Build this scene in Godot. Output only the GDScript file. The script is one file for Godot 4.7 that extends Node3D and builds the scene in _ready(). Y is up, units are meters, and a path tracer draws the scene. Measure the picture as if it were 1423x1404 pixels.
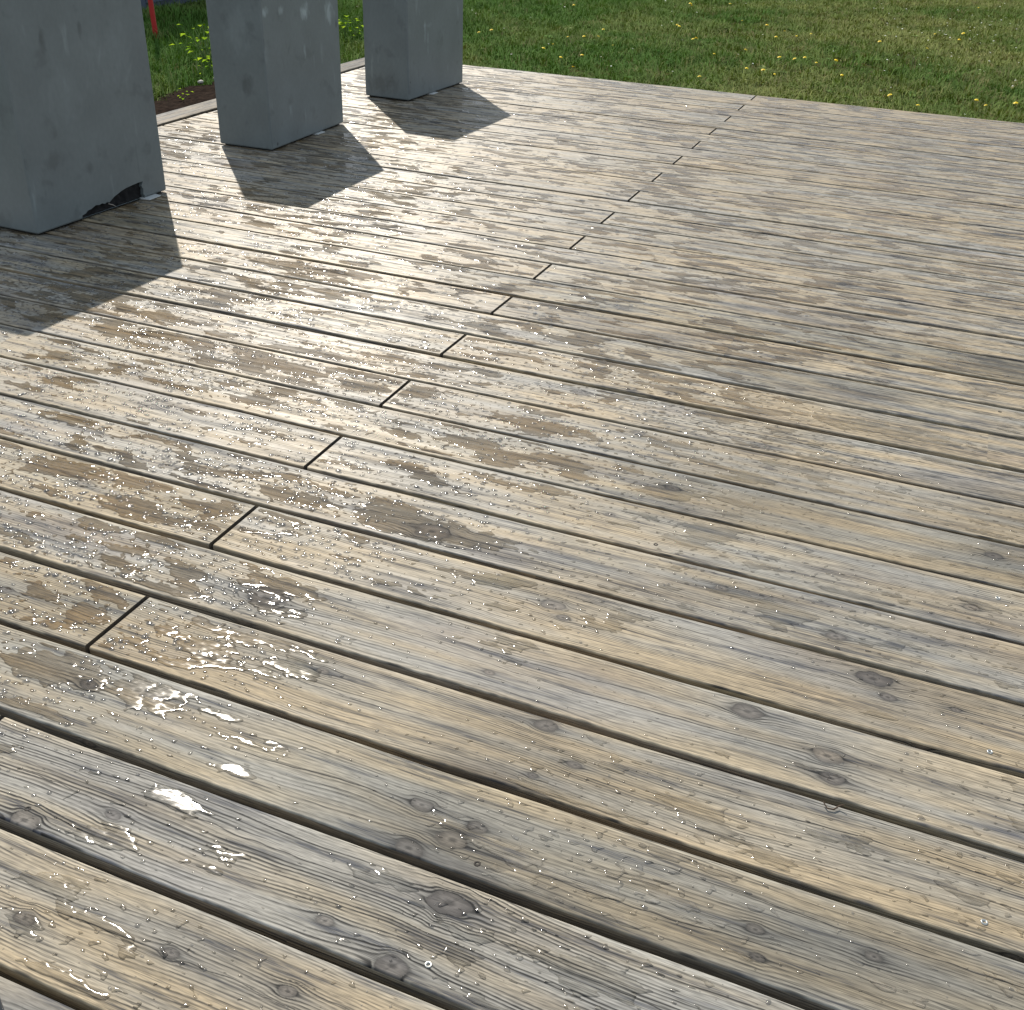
extends Node3D
# Wet timber deck with three grey slabs standing on it, a lawn with dandelions behind.
# Boards run along x, the butt joints lie on the line x = 0, y = 0 is the top of the deck.

const PITCH := 0.15          # board plus gap
const BOARD := 0.1385        # board width
const THICK := 0.028
const LAWN := -0.15
const DECK_LEFT := -2.075
const DECK_RIGHT := 3.6
const ROW_FIRST := -4
const ROW_LAST := 33
const NEAR_X0 := -0.95       # the near boards' texture covers this much of x
const NEAR_LEN := 2.35
const MID_LEN := 3.6

var rng := RandomNumberGenerator.new()
var names := {}
var near_px: PackedByteArray
var mid_px: PackedByteArray
var n_warp := FastNoiseLite.new()
var n_fine := FastNoiseLite.new()
var n_blot := FastNoiseLite.new()
var n_plain := FastNoiseLite.new()
var near_strips: Array = []
var mid_strips: Array = []
var plank_at := {}           # row -> [lift, tilt] of the board tops
var plank_uv := {}             # row -> [[strip, shift] of the left board, of the right board]
var cut_at := {}
var wood_near: StandardMaterial3D
var wood_mid: StandardMaterial3D
var near_bytes: Array = []
var mid_bytes: Array = []


func _ready() -> void:
	rng.seed = 20240517
	setup_view()
	setup_noise()
	build_ground()
	build_deck()
	build_slabs()
	build_background()
	build_lawn()
	build_water()
	build_small_things()


# ------------------------------------------------------------------ camera, sky, sun
func setup_view() -> void:
	var cam := Camera3D.new()
	cam.name = "camera"
	cam.fov = 50.44
	cam.near = 0.02
	cam.far = 900.0
	cam.position = Vector3(1.0167, 1.0098, 0.7622)
	cam.rotation = Vector3(deg_to_rad(-31.16), deg_to_rad(21.263), deg_to_rad(2.14))
	add_child(cam)
	cam.current = true
	var env := Environment.new()
	env.background_mode = Environment.BG_SKY
	var sky := Sky.new()
	var sm := ProceduralSkyMaterial.new()
	sm.sky_top_color = Color(0.66, 0.72, 0.79)
	sm.sky_horizon_color = Color(0.90, 0.92, 0.93)
	sm.sky_curve = 0.16
	sm.sky_energy_multiplier = 1.05
	sm.ground_bottom_color = Color(0.22, 0.24, 0.17)
	sm.ground_horizon_color = Color(0.55, 0.58, 0.52)
	sm.sun_angle_max = 30.0
	sky.sky_material = sm
	env.sky = sky
	env.tonemap_mode = Environment.TONE_MAPPER_LINEAR
	env.tonemap_exposure = 1.30
	env.sdfgi_enabled = true
	env.ssao_enabled = true
	env.ssil_enabled = true
	var we := WorldEnvironment.new()
	we.name = "world_environment"
	we.environment = env
	add_child(we)
	var sun := DirectionalLight3D.new()
	sun.name = "sun"
	sun.light_color = Color(1.0, 0.965, 0.91)
	sun.light_energy = 1.6
	sun.light_angular_distance = 0.5
	sun.shadow_enabled = true
	var flat := Vector2(0.53, 0.61).normalized()
	var el := deg_to_rad(44.0)
	var travel := Vector3(flat.x * cos(el), -sin(el), flat.y * cos(el))
	sun.transform = Transform3D(Basis.looking_at(travel, Vector3.UP), Vector3(-6, 9, -8))
	add_child(sun)


func setup_noise() -> void:
	for n in [n_warp, n_fine, n_blot, n_plain]:
		n.noise_type = FastNoiseLite.TYPE_SIMPLEX_SMOOTH
		n.frequency = 1.0
		n.fractal_type = FastNoiseLite.FRACTAL_NONE
	n_warp.seed = 11
	n_fine.seed = 23
	n_blot.seed = 37
	n_plain.seed = 53
	n_blot.fractal_type = FastNoiseLite.FRACTAL_FBM
	n_blot.fractal_octaves = 3


# ------------------------------------------------------------------ helpers
func numbered(called: String) -> String:
	var k: int = names.get(called, 0)
	names[called] = k + 1
	return called if k == 0 else "%s_%03d" % [called, k]


func tag(o: Node3D, label := "", category := "", group := "", kind := "") -> Node3D:
	if label: o.set_meta("label", label)
	if category: o.set_meta("category", category)
	if group: o.set_meta("group", group)
	if kind: o.set_meta("kind", kind)
	return o


func base(called: String, at: Vector3, turn := 0.0) -> Node3D:
	var o := Node3D.new()
	o.name = numbered(called)
	o.position = at
	o.rotation.y = turn
	add_child(o)
	return o


func put(called: String, mesh: Mesh, mat: Material, parent: Node = self, at := Vector3.ZERO) -> MeshInstance3D:
	var o := MeshInstance3D.new()
	o.name = numbered(called) if parent == self else called
	o.mesh = mesh
	if mat: o.material_override = mat
	o.position = at
	o.cast_shadow = GeometryInstance3D.SHADOW_CASTING_SETTING_ON
	parent.add_child(o, true)
	return o


func plain_material(c: Color, rough := 0.8, metal := 0.0) -> StandardMaterial3D:
	var m := StandardMaterial3D.new()
	m.albedo_color = c
	m.roughness = rough
	m.metallic = metal
	return m


func noise_picture(size: int, f: Callable) -> ImageTexture:
	var im := Image.create(size, size, false, Image.FORMAT_RGB8)
	for y in size:
		for x in size:
			im.set_pixel(x, y, f.call(x, y))
	return ImageTexture.create_from_image(im)


class Shape:
	var v := PackedVector3Array()
	var n := PackedVector3Array()
	var uv := PackedVector2Array()
	var c := PackedColorArray()
	var i := PackedInt32Array()
	var coloured := false

	func point(p: Vector3, nn: Vector3, t := Vector2.ZERO, col := Color.WHITE) -> int:
		v.append(p); n.append(nn); uv.append(t); c.append(col)
		return v.size() - 1

	func tri(a: int, b: int, d: int) -> void:  # clockwise seen from the normals' side
		var g := (v[b] - v[a]).cross(v[d] - v[a])
		if g.dot(n[a] + n[b] + n[d]) > 0.0:
			i.append(a); i.append(d); i.append(b)
		else:
			i.append(a); i.append(b); i.append(d)

	func quad(a: int, b: int, d: int, e: int) -> void:
		tri(a, b, d); tri(a, d, e)

	func flat_quad(a: Vector3, b: Vector3, d: Vector3, e: Vector3, nn: Vector3, col := Color.WHITE) -> void:
		quad(point(a, nn, Vector2.ZERO, col), point(b, nn, Vector2.ZERO, col), point(d, nn, Vector2.ZERO, col), point(e, nn, Vector2.ZERO, col))

	func box(lo: Vector3, hi: Vector3, col := Color.WHITE) -> void:
		var p := func(x: int, y: int, z: int) -> Vector3: return Vector3(hi.x if x else lo.x, hi.y if y else lo.y, hi.z if z else lo.z)
		flat_quad(p.call(0, 0, 0), p.call(0, 1, 0), p.call(0, 1, 1), p.call(0, 0, 1), Vector3.LEFT, col)
		flat_quad(p.call(1, 0, 0), p.call(1, 1, 0), p.call(1, 1, 1), p.call(1, 0, 1), Vector3.RIGHT, col)
		flat_quad(p.call(0, 0, 0), p.call(1, 0, 0), p.call(1, 0, 1), p.call(0, 0, 1), Vector3.DOWN, col)
		flat_quad(p.call(0, 1, 0), p.call(1, 1, 0), p.call(1, 1, 1), p.call(0, 1, 1), Vector3.UP, col)
		flat_quad(p.call(0, 0, 0), p.call(1, 0, 0), p.call(1, 1, 0), p.call(0, 1, 0), Vector3.FORWARD, col)
		flat_quad(p.call(0, 0, 1), p.call(1, 0, 1), p.call(1, 1, 1), p.call(0, 1, 1), Vector3.BACK, col)

	func tube(path: PackedVector3Array, radii: PackedFloat32Array, sides: int, col := Color.WHITE) -> void:
		var first := v.size()
		for k in path.size():
			var along := (path[mini(k + 1, path.size() - 1)] - path[maxi(k - 1, 0)]).normalized()
			var side := along.cross(Vector3(0.31, 0.2, 0.93)).normalized()
			var other := along.cross(side)
			for s in sides + 1:
				var a := TAU * s / sides
				var out := side * cos(a) + other * sin(a)
				point(path[k] + out * radii[k], out, Vector2(float(s) / sides, k), col)
		for k in path.size() - 1:
			for s in sides:
				var a := first + k * (sides + 1) + s
				quad(a, a + 1, a + sides + 2, a + sides + 1)
		for e in [0, path.size() - 1]:
			var nn := (path[e] - path[1 if e == 0 else e - 1]).normalized()
			var m := point(path[e], nn, Vector2.ZERO, col)
			for s in sides:
				var a := TAU * s / sides
				var at: int = first + e * (sides + 1) + s
				tri(m, point(v[at], nn, Vector2.ZERO, col), point(v[at + 1], nn, Vector2.ZERO, col))

	func mesh(with_colour := false) -> ArrayMesh:
		var m := ArrayMesh.new()
		if v.is_empty():
			return m
		var a := []
		a.resize(Mesh.ARRAY_MAX)
		a[Mesh.ARRAY_VERTEX] = v
		a[Mesh.ARRAY_NORMAL] = n
		a[Mesh.ARRAY_TEX_UV] = uv
		if with_colour: a[Mesh.ARRAY_COLOR] = c
		a[Mesh.ARRAY_INDEX] = i
		m.add_surface_from_arrays(Mesh.PRIMITIVE_TRIANGLES, a)
		return m


# ------------------------------------------------------------------ wood: one strip of texture per board
# A strip is drawn as weathered softwood: growth rings cut by the board's face, lines that flow round knots,
# silver, tan and blue-grey weathering, fine fibres and drying cracks. Alpha holds the roughness.
func strip_of(seed_: int, tan_share: float, spacing: float, line: float, knots: Array, opts := {}) -> Dictionary:
	return {"seed": seed_, "tan": tan_share, "spacing": spacing, "line": line, "knots": knots, "centre": opts.get("centre", 900.0), "depth": opts.get("depth", 20.0), "slope": opts.get("slope", 0.02),
		"blot": opts.get("blot", 0.42), "joint": opts.get("joint", false), "cracks": opts.get("cracks", []), "tan_low": opts.get("tan_low", 0.0)}


func draw_strip(which: int, near: bool) -> void:
	var s: Dictionary = near_strips[which] if near else mid_strips[which]
	var w := 2048
	var h := 204 if near else 64
	var sx := (NEAR_LEN if near else MID_LEN) * 1000.0 / w
	var sy := BOARD * 1000.0 / h
	var x0 := NEAR_X0 * 1000.0 if near else 0.0
	var out := PackedByteArray()
	out.resize(w * h * 4)
	var sd: float = s.seed * 37.3
	var sp: float = s.spacing
	var line: float = s.line
	var centre: float = s.centre
	var depth: float = s.depth
	var slope: float = s.slope
	var blot: float = s.blot
	var joint: bool = s.joint
	var share: float = s.tan
	var rough: float = lerpf(0.86, 0.58, smoothstep(0.0, 10.0, which)) if near else 0.58
	var tan_low: float = s.tan_low
	var knots: Array = s.knots
	var cracks: Array = s.cracks
	var at := 0
	for y in h:
		for x in w:
			var X := x0 + (x + 0.5) * sx
			var V := (y + 0.5) * sy
			var so := sd
			var here := share
			if joint and X < 0.0:
				so = sd + 517.0
				here = clampf(share + 0.12, 0.0, 1.0)
			var wa := n_warp.get_noise_2d(X * 0.0024 + so, V * 0.007 + so)
			var Vw := V + wa * 9.0
			var knot_dark := 0.0
			var halo := 0.0
			var swirl := 0.0
			var ring := -1.0
			var knot_at := Vector3.ZERO
			for k: Vector3 in knots:
				var du := X - k.x
				if du > 170.0 or du < -170.0:
					continue
				var dv := V - k.y
				var r := k.z
				var q := (du * du * 0.36 + dv * dv) / (r * r)
				if q < 9.0:
					q *= 1.0 + 0.35 * n_plain.get_noise_2d(X * 0.035 + so, V * 0.05)
				if q < 1.0:
					ring = sqrt(q)
					knot_at = k
					Vw = k.y + dv * 0.3
				else:
					Vw -= dv / q * exp(-(q - 1.0) * 0.05) * 0.95
					var tail := exp(-dv * dv / (r * r * 1.2)) * exp(-absf(du) / (r * 4.5))
					halo = maxf(halo, tail)
					swirl = maxf(swirl, exp(-(q - 1.0) * 0.16))
			var ph := 0.0
			if centre < 500.0:
				var dd := depth + slope * X
				ph = sqrt((Vw - centre) * (Vw - centre) + dd * dd) / sp
			else:
				ph = Vw / sp
			ph += n_warp.get_noise_2d(X * 0.011 + so * 1.7, V * 0.02) * 0.22 + 50.0
			var t := ph - floorf(ph)
			# dark latewood line, then the next ring's pale wood
			var l := smoothstep(0.30, 0.80, t) * (1.0 - smoothstep(0.88, 1.0, t))
			var amp := line * clampf(0.62 + 0.9 * n_plain.get_noise_2d(X * 0.0035 + so, V * 0.022 + floorf(ph) * 3.7), 0.12, 1.3) * (1.0 + 0.9 * swirl)
			var fib := n_fine.get_noise_2d(X * 0.014 + so, V * 0.95 + so)
			var fib2 := n_fine.get_noise_2d(X * 0.05 - so, V * 2.3)
			var st := n_blot.get_noise_2d(X * 0.0030 + so, V * 0.050 - so) + 0.20 * fib
			var tn := n_plain.get_noise_2d(X * 0.0020 - so, V * 0.024 + so)
			var g := clampf(here + tn * 0.6 + tan_low * (0.5 - V / 134.5) - halo * 0.45, 0.0, 1.0)
			# grey weathered to tan
			var cr := lerpf(0.512, 0.572, g)
			var cg := lerpf(0.500, 0.517, g)
			var cb := lerpf(0.470, 0.424, g)
			var b := 1.0 - amp * l * 0.46 + fib * 0.11 + fib2 * 0.13 - 0.22 * smoothstep(0.38, 0.70, -fib) + wa * 0.05
			var dark := smoothstep(blot - 0.22, blot + 0.25, st) * 0.40 * clampf(0.75 + 1.5 * fib + 0.9 * fib2, 0.1, 1.5) + halo * 0.20
			if ring >= 0.0:
				var spoke := n_plain.get_noise_2d(atan2(V - knot_at.y, (X - knot_at.x) * 0.6) * 1.6 + so, 3.0)
				b = 1.0 - 0.26 * smoothstep(0.45, 0.95, ring) - 0.10 * (0.5 + 0.5 * sin(ring * 14.0 + fib * 2.0)) - 0.30 * (1.0 - smoothstep(0.05, 0.40, ring)) + fib * 0.10 + fib2 * 0.12
				b -= 0.16 * smoothstep(0.42, 0.62, spoke) * (1.0 - smoothstep(0.5, 0.9, ring))
				dark = 0.10 + 0.22 * clampf(0.5 + 0.9 * n_plain.get_noise_2d(knot_at.x * 0.03, so), 0.0, 1.0)
				cr = lerpf(cr, 0.46, 0.5)
				cg = lerpf(cg, 0.43, 0.5)
				cb = lerpf(cb, 0.40, 0.5)
			elif swirl > 0.0:
				b -= 0.24 * pow(swirl, 9.0)
			for k: Vector4 in cracks:   # from, to, height, width
				if X > k.x and X < k.y:
					var e := (X - k.x) / (k.y - k.x)
					var wide := k.w * sin(PI * e) * (0.7 + 0.5 * fib)
					var off := absf(Vw - k.z - 2.0 * n_warp.get_noise_2d(X * 0.02 + so, 7.0))
					b *= 1.0 - 0.72 * (1.0 - smoothstep(wide * 0.4, wide + 0.45, off))
			var edge := minf(V, 134.5 - V)
			b *= 1.0 + 0.10 * (1.0 - smoothstep(1.5, 6.0, edge))
			b = maxf(b, 0.12)
			out[at] = clampi(int(255.0 * cr * b * (1.0 - dark * 0.92)), 0, 255)
			out[at + 1] = clampi(int(255.0 * cg * b * (1.0 - dark * 0.88)), 0, 255)
			out[at + 2] = clampi(int(255.0 * cb * b * (1.0 - dark * 0.76)), 0, 255)
			out[at + 3] = clampi(int(255.0 * (rough + 0.15 * l * amp + 0.10 * fib + 0.18 * st)), 40, 255)
			at += 4
	if near:
		near_bytes[which] = out
	else:
		mid_bytes[which] = out


func paint(which: int) -> void:
	if which < near_strips.size():
		draw_strip(which, true)
	else:
		draw_strip(which - near_strips.size(), false)


func describe_strips() -> void:
	# knots: x and height on the board in mm, radius in mm; heights run from the near edge
	near_strips = [
		strip_of(1, 0.62, 4.4, 0.75, [Vector3(433, 81, 6), Vector3(571, 91, 6), Vector3(262, 52, 8), Vector3(800, 40, 5)], {"tan_low": 0.5, "cracks": [Vector4(100, 620, 72, 0.7), Vector4(560, 900, 98, 0.8), Vector4(700, 1250, 55, 0.7)]}),
		strip_of(2, 0.12, 4.6, 1.15, [Vector3(677, 107, 15), Vector3(656, 10, 12), Vector3(562, 30, 6), Vector3(160, 8, 12), Vector3(250, 58, 7), Vector3(1010, 20, 6)], {"cracks": [Vector4(120, 640, 92, 0.9), Vector4(720, 1180, 84, 0.9), Vector4(-300, 200, 70, 0.8)]}),
		strip_of(3, 0.30, 5.2, 0.6, [Vector3(584, 75, 9), Vector3(642, 40, 12), Vector3(662, 70, 8), Vector3(1002, 62, 6), Vector3(1128, 79, 6), Vector3(1011, 28, 5), Vector3(60, 84, 8), Vector3(600, 8, 11)], {"cracks": [Vector4(690, 1150, 40, 0.8), Vector4(300, 560, 66, 0.7), Vector4(800, 1380, 100, 0.8)]}),
		strip_of(4, 0.66, 4.2, 0.7, [Vector3(674, 122, 10), Vector3(735, 69, 6), Vector3(691, 28, 4), Vector3(340, 96, 6), Vector3(-210, 60, 7)], {"tan_low": 0.5, "joint": true, "cracks": [Vector4(760, 1400, 92, 0.8), Vector4(150, 420, 60, 0.7)]}),
		strip_of(5, 0.42, 5.4, 0.55, [Vector3(1036, 71, 12), Vector3(1047, 31, 10), Vector3(920, 114, 13), Vector3(168, 62, 22), Vector3(560, 40, 5)], {"cracks": [Vector4(300, 900, 88, 0.8), Vector4(480, 1000, 58, 0.7)]}),
		strip_of(6, 0.66, 4.0, 0.7, [Vector3(1075, 111, 15), Vector3(1099, 78, 7), Vector3(587, 82, 11), Vector3(612, 59, 7), Vector3(1190, 90, 4), Vector3(-330, 70, 8)], {"tan_low": 0.4, "joint": true}),
		strip_of(7, 0.44, 5.0, 0.5, [Vector3(320, 44, 20), Vector3(820, 90, 7), Vector3(1010, 40, 9)], {"blot": 0.30, "cracks": [Vector4(380, 800, 30, 0.7)]}),
		strip_of(8, 0.50, 4.6, 0.6, [Vector3(586, 82, 6), Vector3(1200, 60, 8), Vector3(-420, 80, 7)], {"joint": true, "tan_low": 0.3}),
		strip_of(9, 0.58, 4.8, 0.55, [Vector3(662, 74, 9), Vector3(-560, 50, 9), Vector3(1230, 90, 9)], {"tan_low": 0.3, "blot": 0.4}),
		strip_of(10, 0.54, 4.4, 0.6, [Vector3(540, 115, 8), Vector3(815, 83, 5), Vector3(100, 60, 6)], {"joint": true}),
	]
	mid_strips = []
	for k in 16:
		var kn := []
		for j in rng.randi_range(2, 5):
			kn.append(Vector3(rng.randf_range(100, 3500), rng.randf_range(15, 120), rng.randf_range(5, 13)))
		var o := {"blot": rng.randf_range(0.22, 0.48), "tan_low": rng.randf_range(-0.4, 0.4)}
		var cr := []
		for j in rng.randi_range(1, 3):
			var a := rng.randf_range(0, 2600)
			cr.append(Vector4(a, a + rng.randf_range(200, 700), rng.randf_range(15, 120), 1.1))
		o.cracks = cr
		mid_strips.append(strip_of(40 + k, rng.randf_range(0.38, 0.92), rng.randf_range(6.5, 9.5), rng.randf_range(0.35, 0.6), kn, o))


func wood_material(px: PackedByteArray, w: int, h: int, bump: float) -> StandardMaterial3D:
	var im := Image.create_from_data(w, h, false, Image.FORMAT_RGBA8, px)
	var t := ImageTexture.create_from_image(im)
	var m := StandardMaterial3D.new()
	m.albedo_texture = t
	m.vertex_color_use_as_albedo = true
	m.roughness = 0.95
	m.roughness_texture = t
	m.roughness_texture_channel = BaseMaterial3D.TEXTURE_CHANNEL_ALPHA
	m.metallic_specular = 0.49
	m.anisotropy_enabled = true          # the fibres scatter light across the grain
	m.anisotropy = -0.66
	m.heightmap_enabled = true
	m.heightmap_texture = t
	m.heightmap_scale = bump
	return m


# Slow changes of colour over a board: damp, silvered and tan stretches.
func board_tint(x: float, z: float, row: int) -> Color:
	var a := n_plain.get_noise_2d(x * 1.3 + row * 7.1, z * 2.0)
	var b := n_plain.get_noise_2d(x * 2.6 - row * 3.3, z * 5.0 + 40.0)
	var damp := smoothstep(0.12, 0.62, n_blot.get_noise_2d(x * 0.8 + 17.0 + row * 0.4, z * 1.5))
	var own := n_plain.get_noise_2d(row * 5.31 + (2.7 if x < 0.0 and posmod(row, 2) == 1 else 0.0), 61.0)
	var smudge := smoothstep(0.25, 0.62, n_blot.get_noise_2d(x * 2.2 - row * 9.1, z * 6.0 + 13.0))
	var l := (1.0 + 0.12 * a + 0.07 * b + 0.16 * own) * (1.0 - 0.32 * damp) * (1.0 - 0.38 * smudge)
	l *= lerpf(1.0, 1.24, smoothstep(6.0, 18.0, row))        # lighter towards the outer rows
	return Color(l, l * (1.0 - 0.02 * b), l * (1.0 - 0.05 * b + 0.05 * own + 0.06 * smudge))


func board_top(row: int, x: float, f: float) -> float:
	var p: Array = plank_at[row]
	return p[0] + p[1] * (f - 0.5) + p[2] * x


func plank_mesh(row: int, xa: float, xb: float, strip: int, near: bool, shift: float) -> ArrayMesh:
	var s := Shape.new()
	var z0 := -row * PITCH - (PITCH - BOARD) * 0.5    # near edge
	var r := 0.0032
	# profile from the near underside over the top to the far underside: across, height, normal
	var prof := []
	prof.append([0.0, -THICK, Vector3(0, 0, 1), -0.10])
	prof.append([0.0, -r, Vector3(0, 0, 1), -0.10])
	prof.append([0.0, -r, Vector3(0, 0, 1), 0.0])
	for k in 3:
		var a := PI / 2.0 * (k + 1) / 3.0
		prof.append([r * (1.0 - cos(a)), -r * (1.0 - sin(a)), Vector3(0, sin(a), cos(a)), 0.0])
	for f in [0.25, 0.5, 0.75]:
		prof.append([BOARD * f, 0.0, Vector3.UP, 0.0])
	for k in 3:
		var a := PI / 2.0 * (3 - k) / 3.0
		prof.append([BOARD - r * (1.0 - cos(a)), -r * (1.0 - sin(a)), Vector3(0, sin(a), -cos(a)), 0.0])
	prof.append([BOARD, -r, Vector3(0, 0, -1), 0.0])
	prof.append([BOARD, -r, Vector3(0, 0, -1), 0.10])
	prof.append([BOARD, -THICK, Vector3(0, 0, -1), 0.10])
	var steps := maxi(2, int((xb - xa) / 0.12))
	var cols := prof.size()
	var count := near_strips.size() if near else mid_strips.size()
	var hh := 2040.0 / 2048.0 if near else 1.0
	for k in steps + 1:
		var x := lerpf(xa, xb, float(k) / steps)
		var wob := 0.0015 * n_plain.get_noise_2d(x * 3.0, row * 5.7)
		var wob2 := 0.0015 * n_plain.get_noise_2d(x * 3.0, row * 5.7 + 91.0)
		for p in prof:
			var f: float = p[0] / BOARD
			var z: float = z0 - p[0] - lerpf(wob, wob2, f)
			var y: float = p[1] + board_top(row, x, f)
			var tv := clampf(f, 0.012, 0.988) if p[3] == 0.0 else (0.50 if p[1] == -r else 0.30)
			var u := (x - NEAR_X0) / NEAR_LEN if near else (x + shift) / MID_LEN
			if p[3] != 0.0: u += 0.37
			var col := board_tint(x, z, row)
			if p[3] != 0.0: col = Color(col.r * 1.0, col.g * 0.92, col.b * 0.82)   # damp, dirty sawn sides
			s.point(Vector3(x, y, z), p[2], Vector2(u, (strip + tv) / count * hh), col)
	for k in steps:
		for j in cols - 1:
			var a := k * cols + j
			s.quad(a, a + 1, a + cols + 1, a + cols)
	for e in [0, steps]:                                # sawn ends
		var nn := Vector3.LEFT if e == 0 else Vector3.RIGHT
		var first: int = s.v.size()
		for j in cols:
			s.point(s.v[e * cols + j], nn, s.uv[e * cols + j], Color(0.34, 0.31, 0.28))
		for j in range(1, cols - 1):
			s.tri(first, first + j, first + j + 1)
	return s.mesh(true)


func build_deck() -> void:
	describe_strips()
	near_bytes.resize(near_strips.size())
	mid_bytes.resize(mid_strips.size())
	var job := WorkerThreadPool.add_group_task(paint, near_strips.size() + mid_strips.size(), -1, true)
	WorkerThreadPool.wait_for_group_task_completion(job)
	for b in near_bytes: near_px.append_array(b)
	near_px.resize(2048 * 2048 * 4)
	for b in mid_bytes: mid_px.append_array(b)
	var near_mat := wood_material(near_px, 2048, 2048, 0.09)
	var mid_mat := wood_material(mid_px, 2048, 1024, 0.15)
	wood_near = near_mat
	wood_mid = mid_mat
	var deck := base("deck", Vector3.ZERO)
	tag(deck, "weathered grey and tan timber deck of parallel boards, wet after rain", "deck", "", "structure")
	var screw_mesh := screw_shape()
	var screw_mat := plain_material(Color(0.66, 0.66, 0.64), 0.32, 0.9)
	var old_screw := plain_material(Color(0.13, 0.11, 0.09), 0.7, 0.3)
	var dirt_rng := RandomNumberGenerator.new()
	dirt_rng.seed = 91
	var screws := {2: [], -1: [Vector2(0.69, 0.22)], 1: [Vector2(1.238, 0.22)], 3: [Vector2(1.237, 0.18)], 5: [Vector2(1.24, 0.74)]}
	for row in range(ROW_FIRST, ROW_LAST + 1):
		plank_at[row] = [rng.randf_range(-0.0012, 0.0012), rng.randf_range(-0.0015, 0.0015), rng.randf_range(-0.0004, 0.0004)]
		var near := row <= 7
		var cuts := [DECK_LEFT, 0.0, DECK_RIGHT] if posmod(row, 2) == 1 else [DECK_LEFT, 2.4, DECK_RIGHT]
		plank_uv[row] = []
		cut_at[row] = cuts[1]
		for k in 2:
			var xa: float = cuts[k] + (0.0 if k == 0 else 0.0042)
			var xb: float = cuts[k + 1] - (0.0042 if k == 0 else 0.0)
			var strip := (row + 2 if row >= -2 else row + 7) if near else rng.randi_range(0, 15)
			var shift := rng.randf_range(0.0, 3.6)
			plank_uv[row].append([strip, shift])
			var o := put("plank", plank_mesh(row, xa, xb, strip, near, shift), near_mat if near else mid_mat, deck)
			if row >= -1 and row <= 12:                # old dirty screws over the joists
				for jx in [-0.96, -0.41, 0.14, 0.69, 1.238]:
					for jf in [0.2, 0.79]:
						if jx > xa and jx < xb and dirt_rng.randf() < 0.30 and not (jx > 1.2 and screws.has(row)):
							var off := Vector2(jx + dirt_rng.randf_range(-0.012, 0.012), jf + dirt_rng.randf_range(-0.05, 0.05))
							put("screw", screw_mesh, old_screw, o, Vector3(off.x, board_top(row, off.x, off.y) - 0.0004, -(row + off.y) * PITCH))
			if screws.has(row):
				for p: Vector2 in screws[row]:
					if p.x > xa and p.x < xb:
						put("screw", screw_mesh, screw_mat, o, Vector3(p.x, board_top(row, p.x, p.y) + 0.0004, -(row + p.y) * PITCH))
	# the board along the left edge, laid across the ends of the others
	plank_at[900] = [0.0, 0.0, 0.0]
	for k in 2:
		var edge := put("edge_board", edge_board_mesh([0.6, -2.45, -5.14][k], [0.6, -2.45, -5.14][k + 1], 3 + k * 5), mid_mat, deck)
	# joists and fascia under the boards
	var under := plain_material(Color(0.15, 0.13, 0.11), 0.9)
	for x in [-1.5, -0.96, -0.41, 0.0, 0.14, 0.69, 1.238, 1.79, 2.4, 2.95, 3.5]:
		var j := Shape.new()
		j.box(Vector3(x - 0.024, LAWN - 0.02, -5.08), Vector3(x + 0.024, -THICK - 0.002, 0.72))
		put("joist", j.mesh(), under, deck)
	var fa := Shape.new()
	fa.box(Vector3(DECK_LEFT - 0.15, LAWN - 0.02, -5.135), Vector3(DECK_RIGHT, -0.030, -5.105))
	put("fascia_board", fa.mesh(), under, deck)
	var fb := Shape.new()
	fb.box(Vector3(DECK_LEFT - 0.14, LAWN - 0.02, -5.104), Vector3(DECK_LEFT - 0.11, -0.030, 0.7))
	put("fascia_board", fb.mesh(), under, deck)


func edge_board_mesh(za: float, zb: float, strip: int) -> ArrayMesh:
	var s := Shape.new()
	var xa := DECK_LEFT - 0.16
	var xb := DECK_LEFT - 0.035
	var b := 0.004
	var steps := 20
	var rows := []
	for p in [[xa, -THICK, Vector3.LEFT, 0.1], [xa, -b, Vector3.LEFT, 0.05], [xa + b, 0.0, Vector3.UP, 0.06], [xb - b, 0.0, Vector3.UP, 0.94], [xb, -b, Vector3.RIGHT, 0.95], [xb, -THICK, Vector3.RIGHT, 0.9]]:
		rows.append(p)
	for k in steps + 1:
		var z := lerpf(za, zb - 0.0 if zb < -3.0 else zb + 0.004, float(k) / steps)
		for p in rows:
			s.point(Vector3(p[0], p[1], z), p[2], Vector2(z / MID_LEN, (strip + p[3]) / 16.0), board_tint(z, p[0], 77 + strip) * Color(0.42, 0.42, 0.42))
	for k in steps:
		for j in 5:
			var a := k * 6 + j
			s.quad(a, a + 1, a + 7, a + 6)
	for e in [0, steps]:
		var first: int = s.v.size()
		var nn := Vector3.BACK if e == 0 else Vector3.FORWARD
		for j in 6:
			s.point(s.v[e * 6 + j], nn, s.uv[e * 6 + j], Color(0.7, 0.68, 0.64))
		for j in range(1, 5):
			s.tri(first, first + j, first + j + 1)
	return s.mesh(true)


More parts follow.
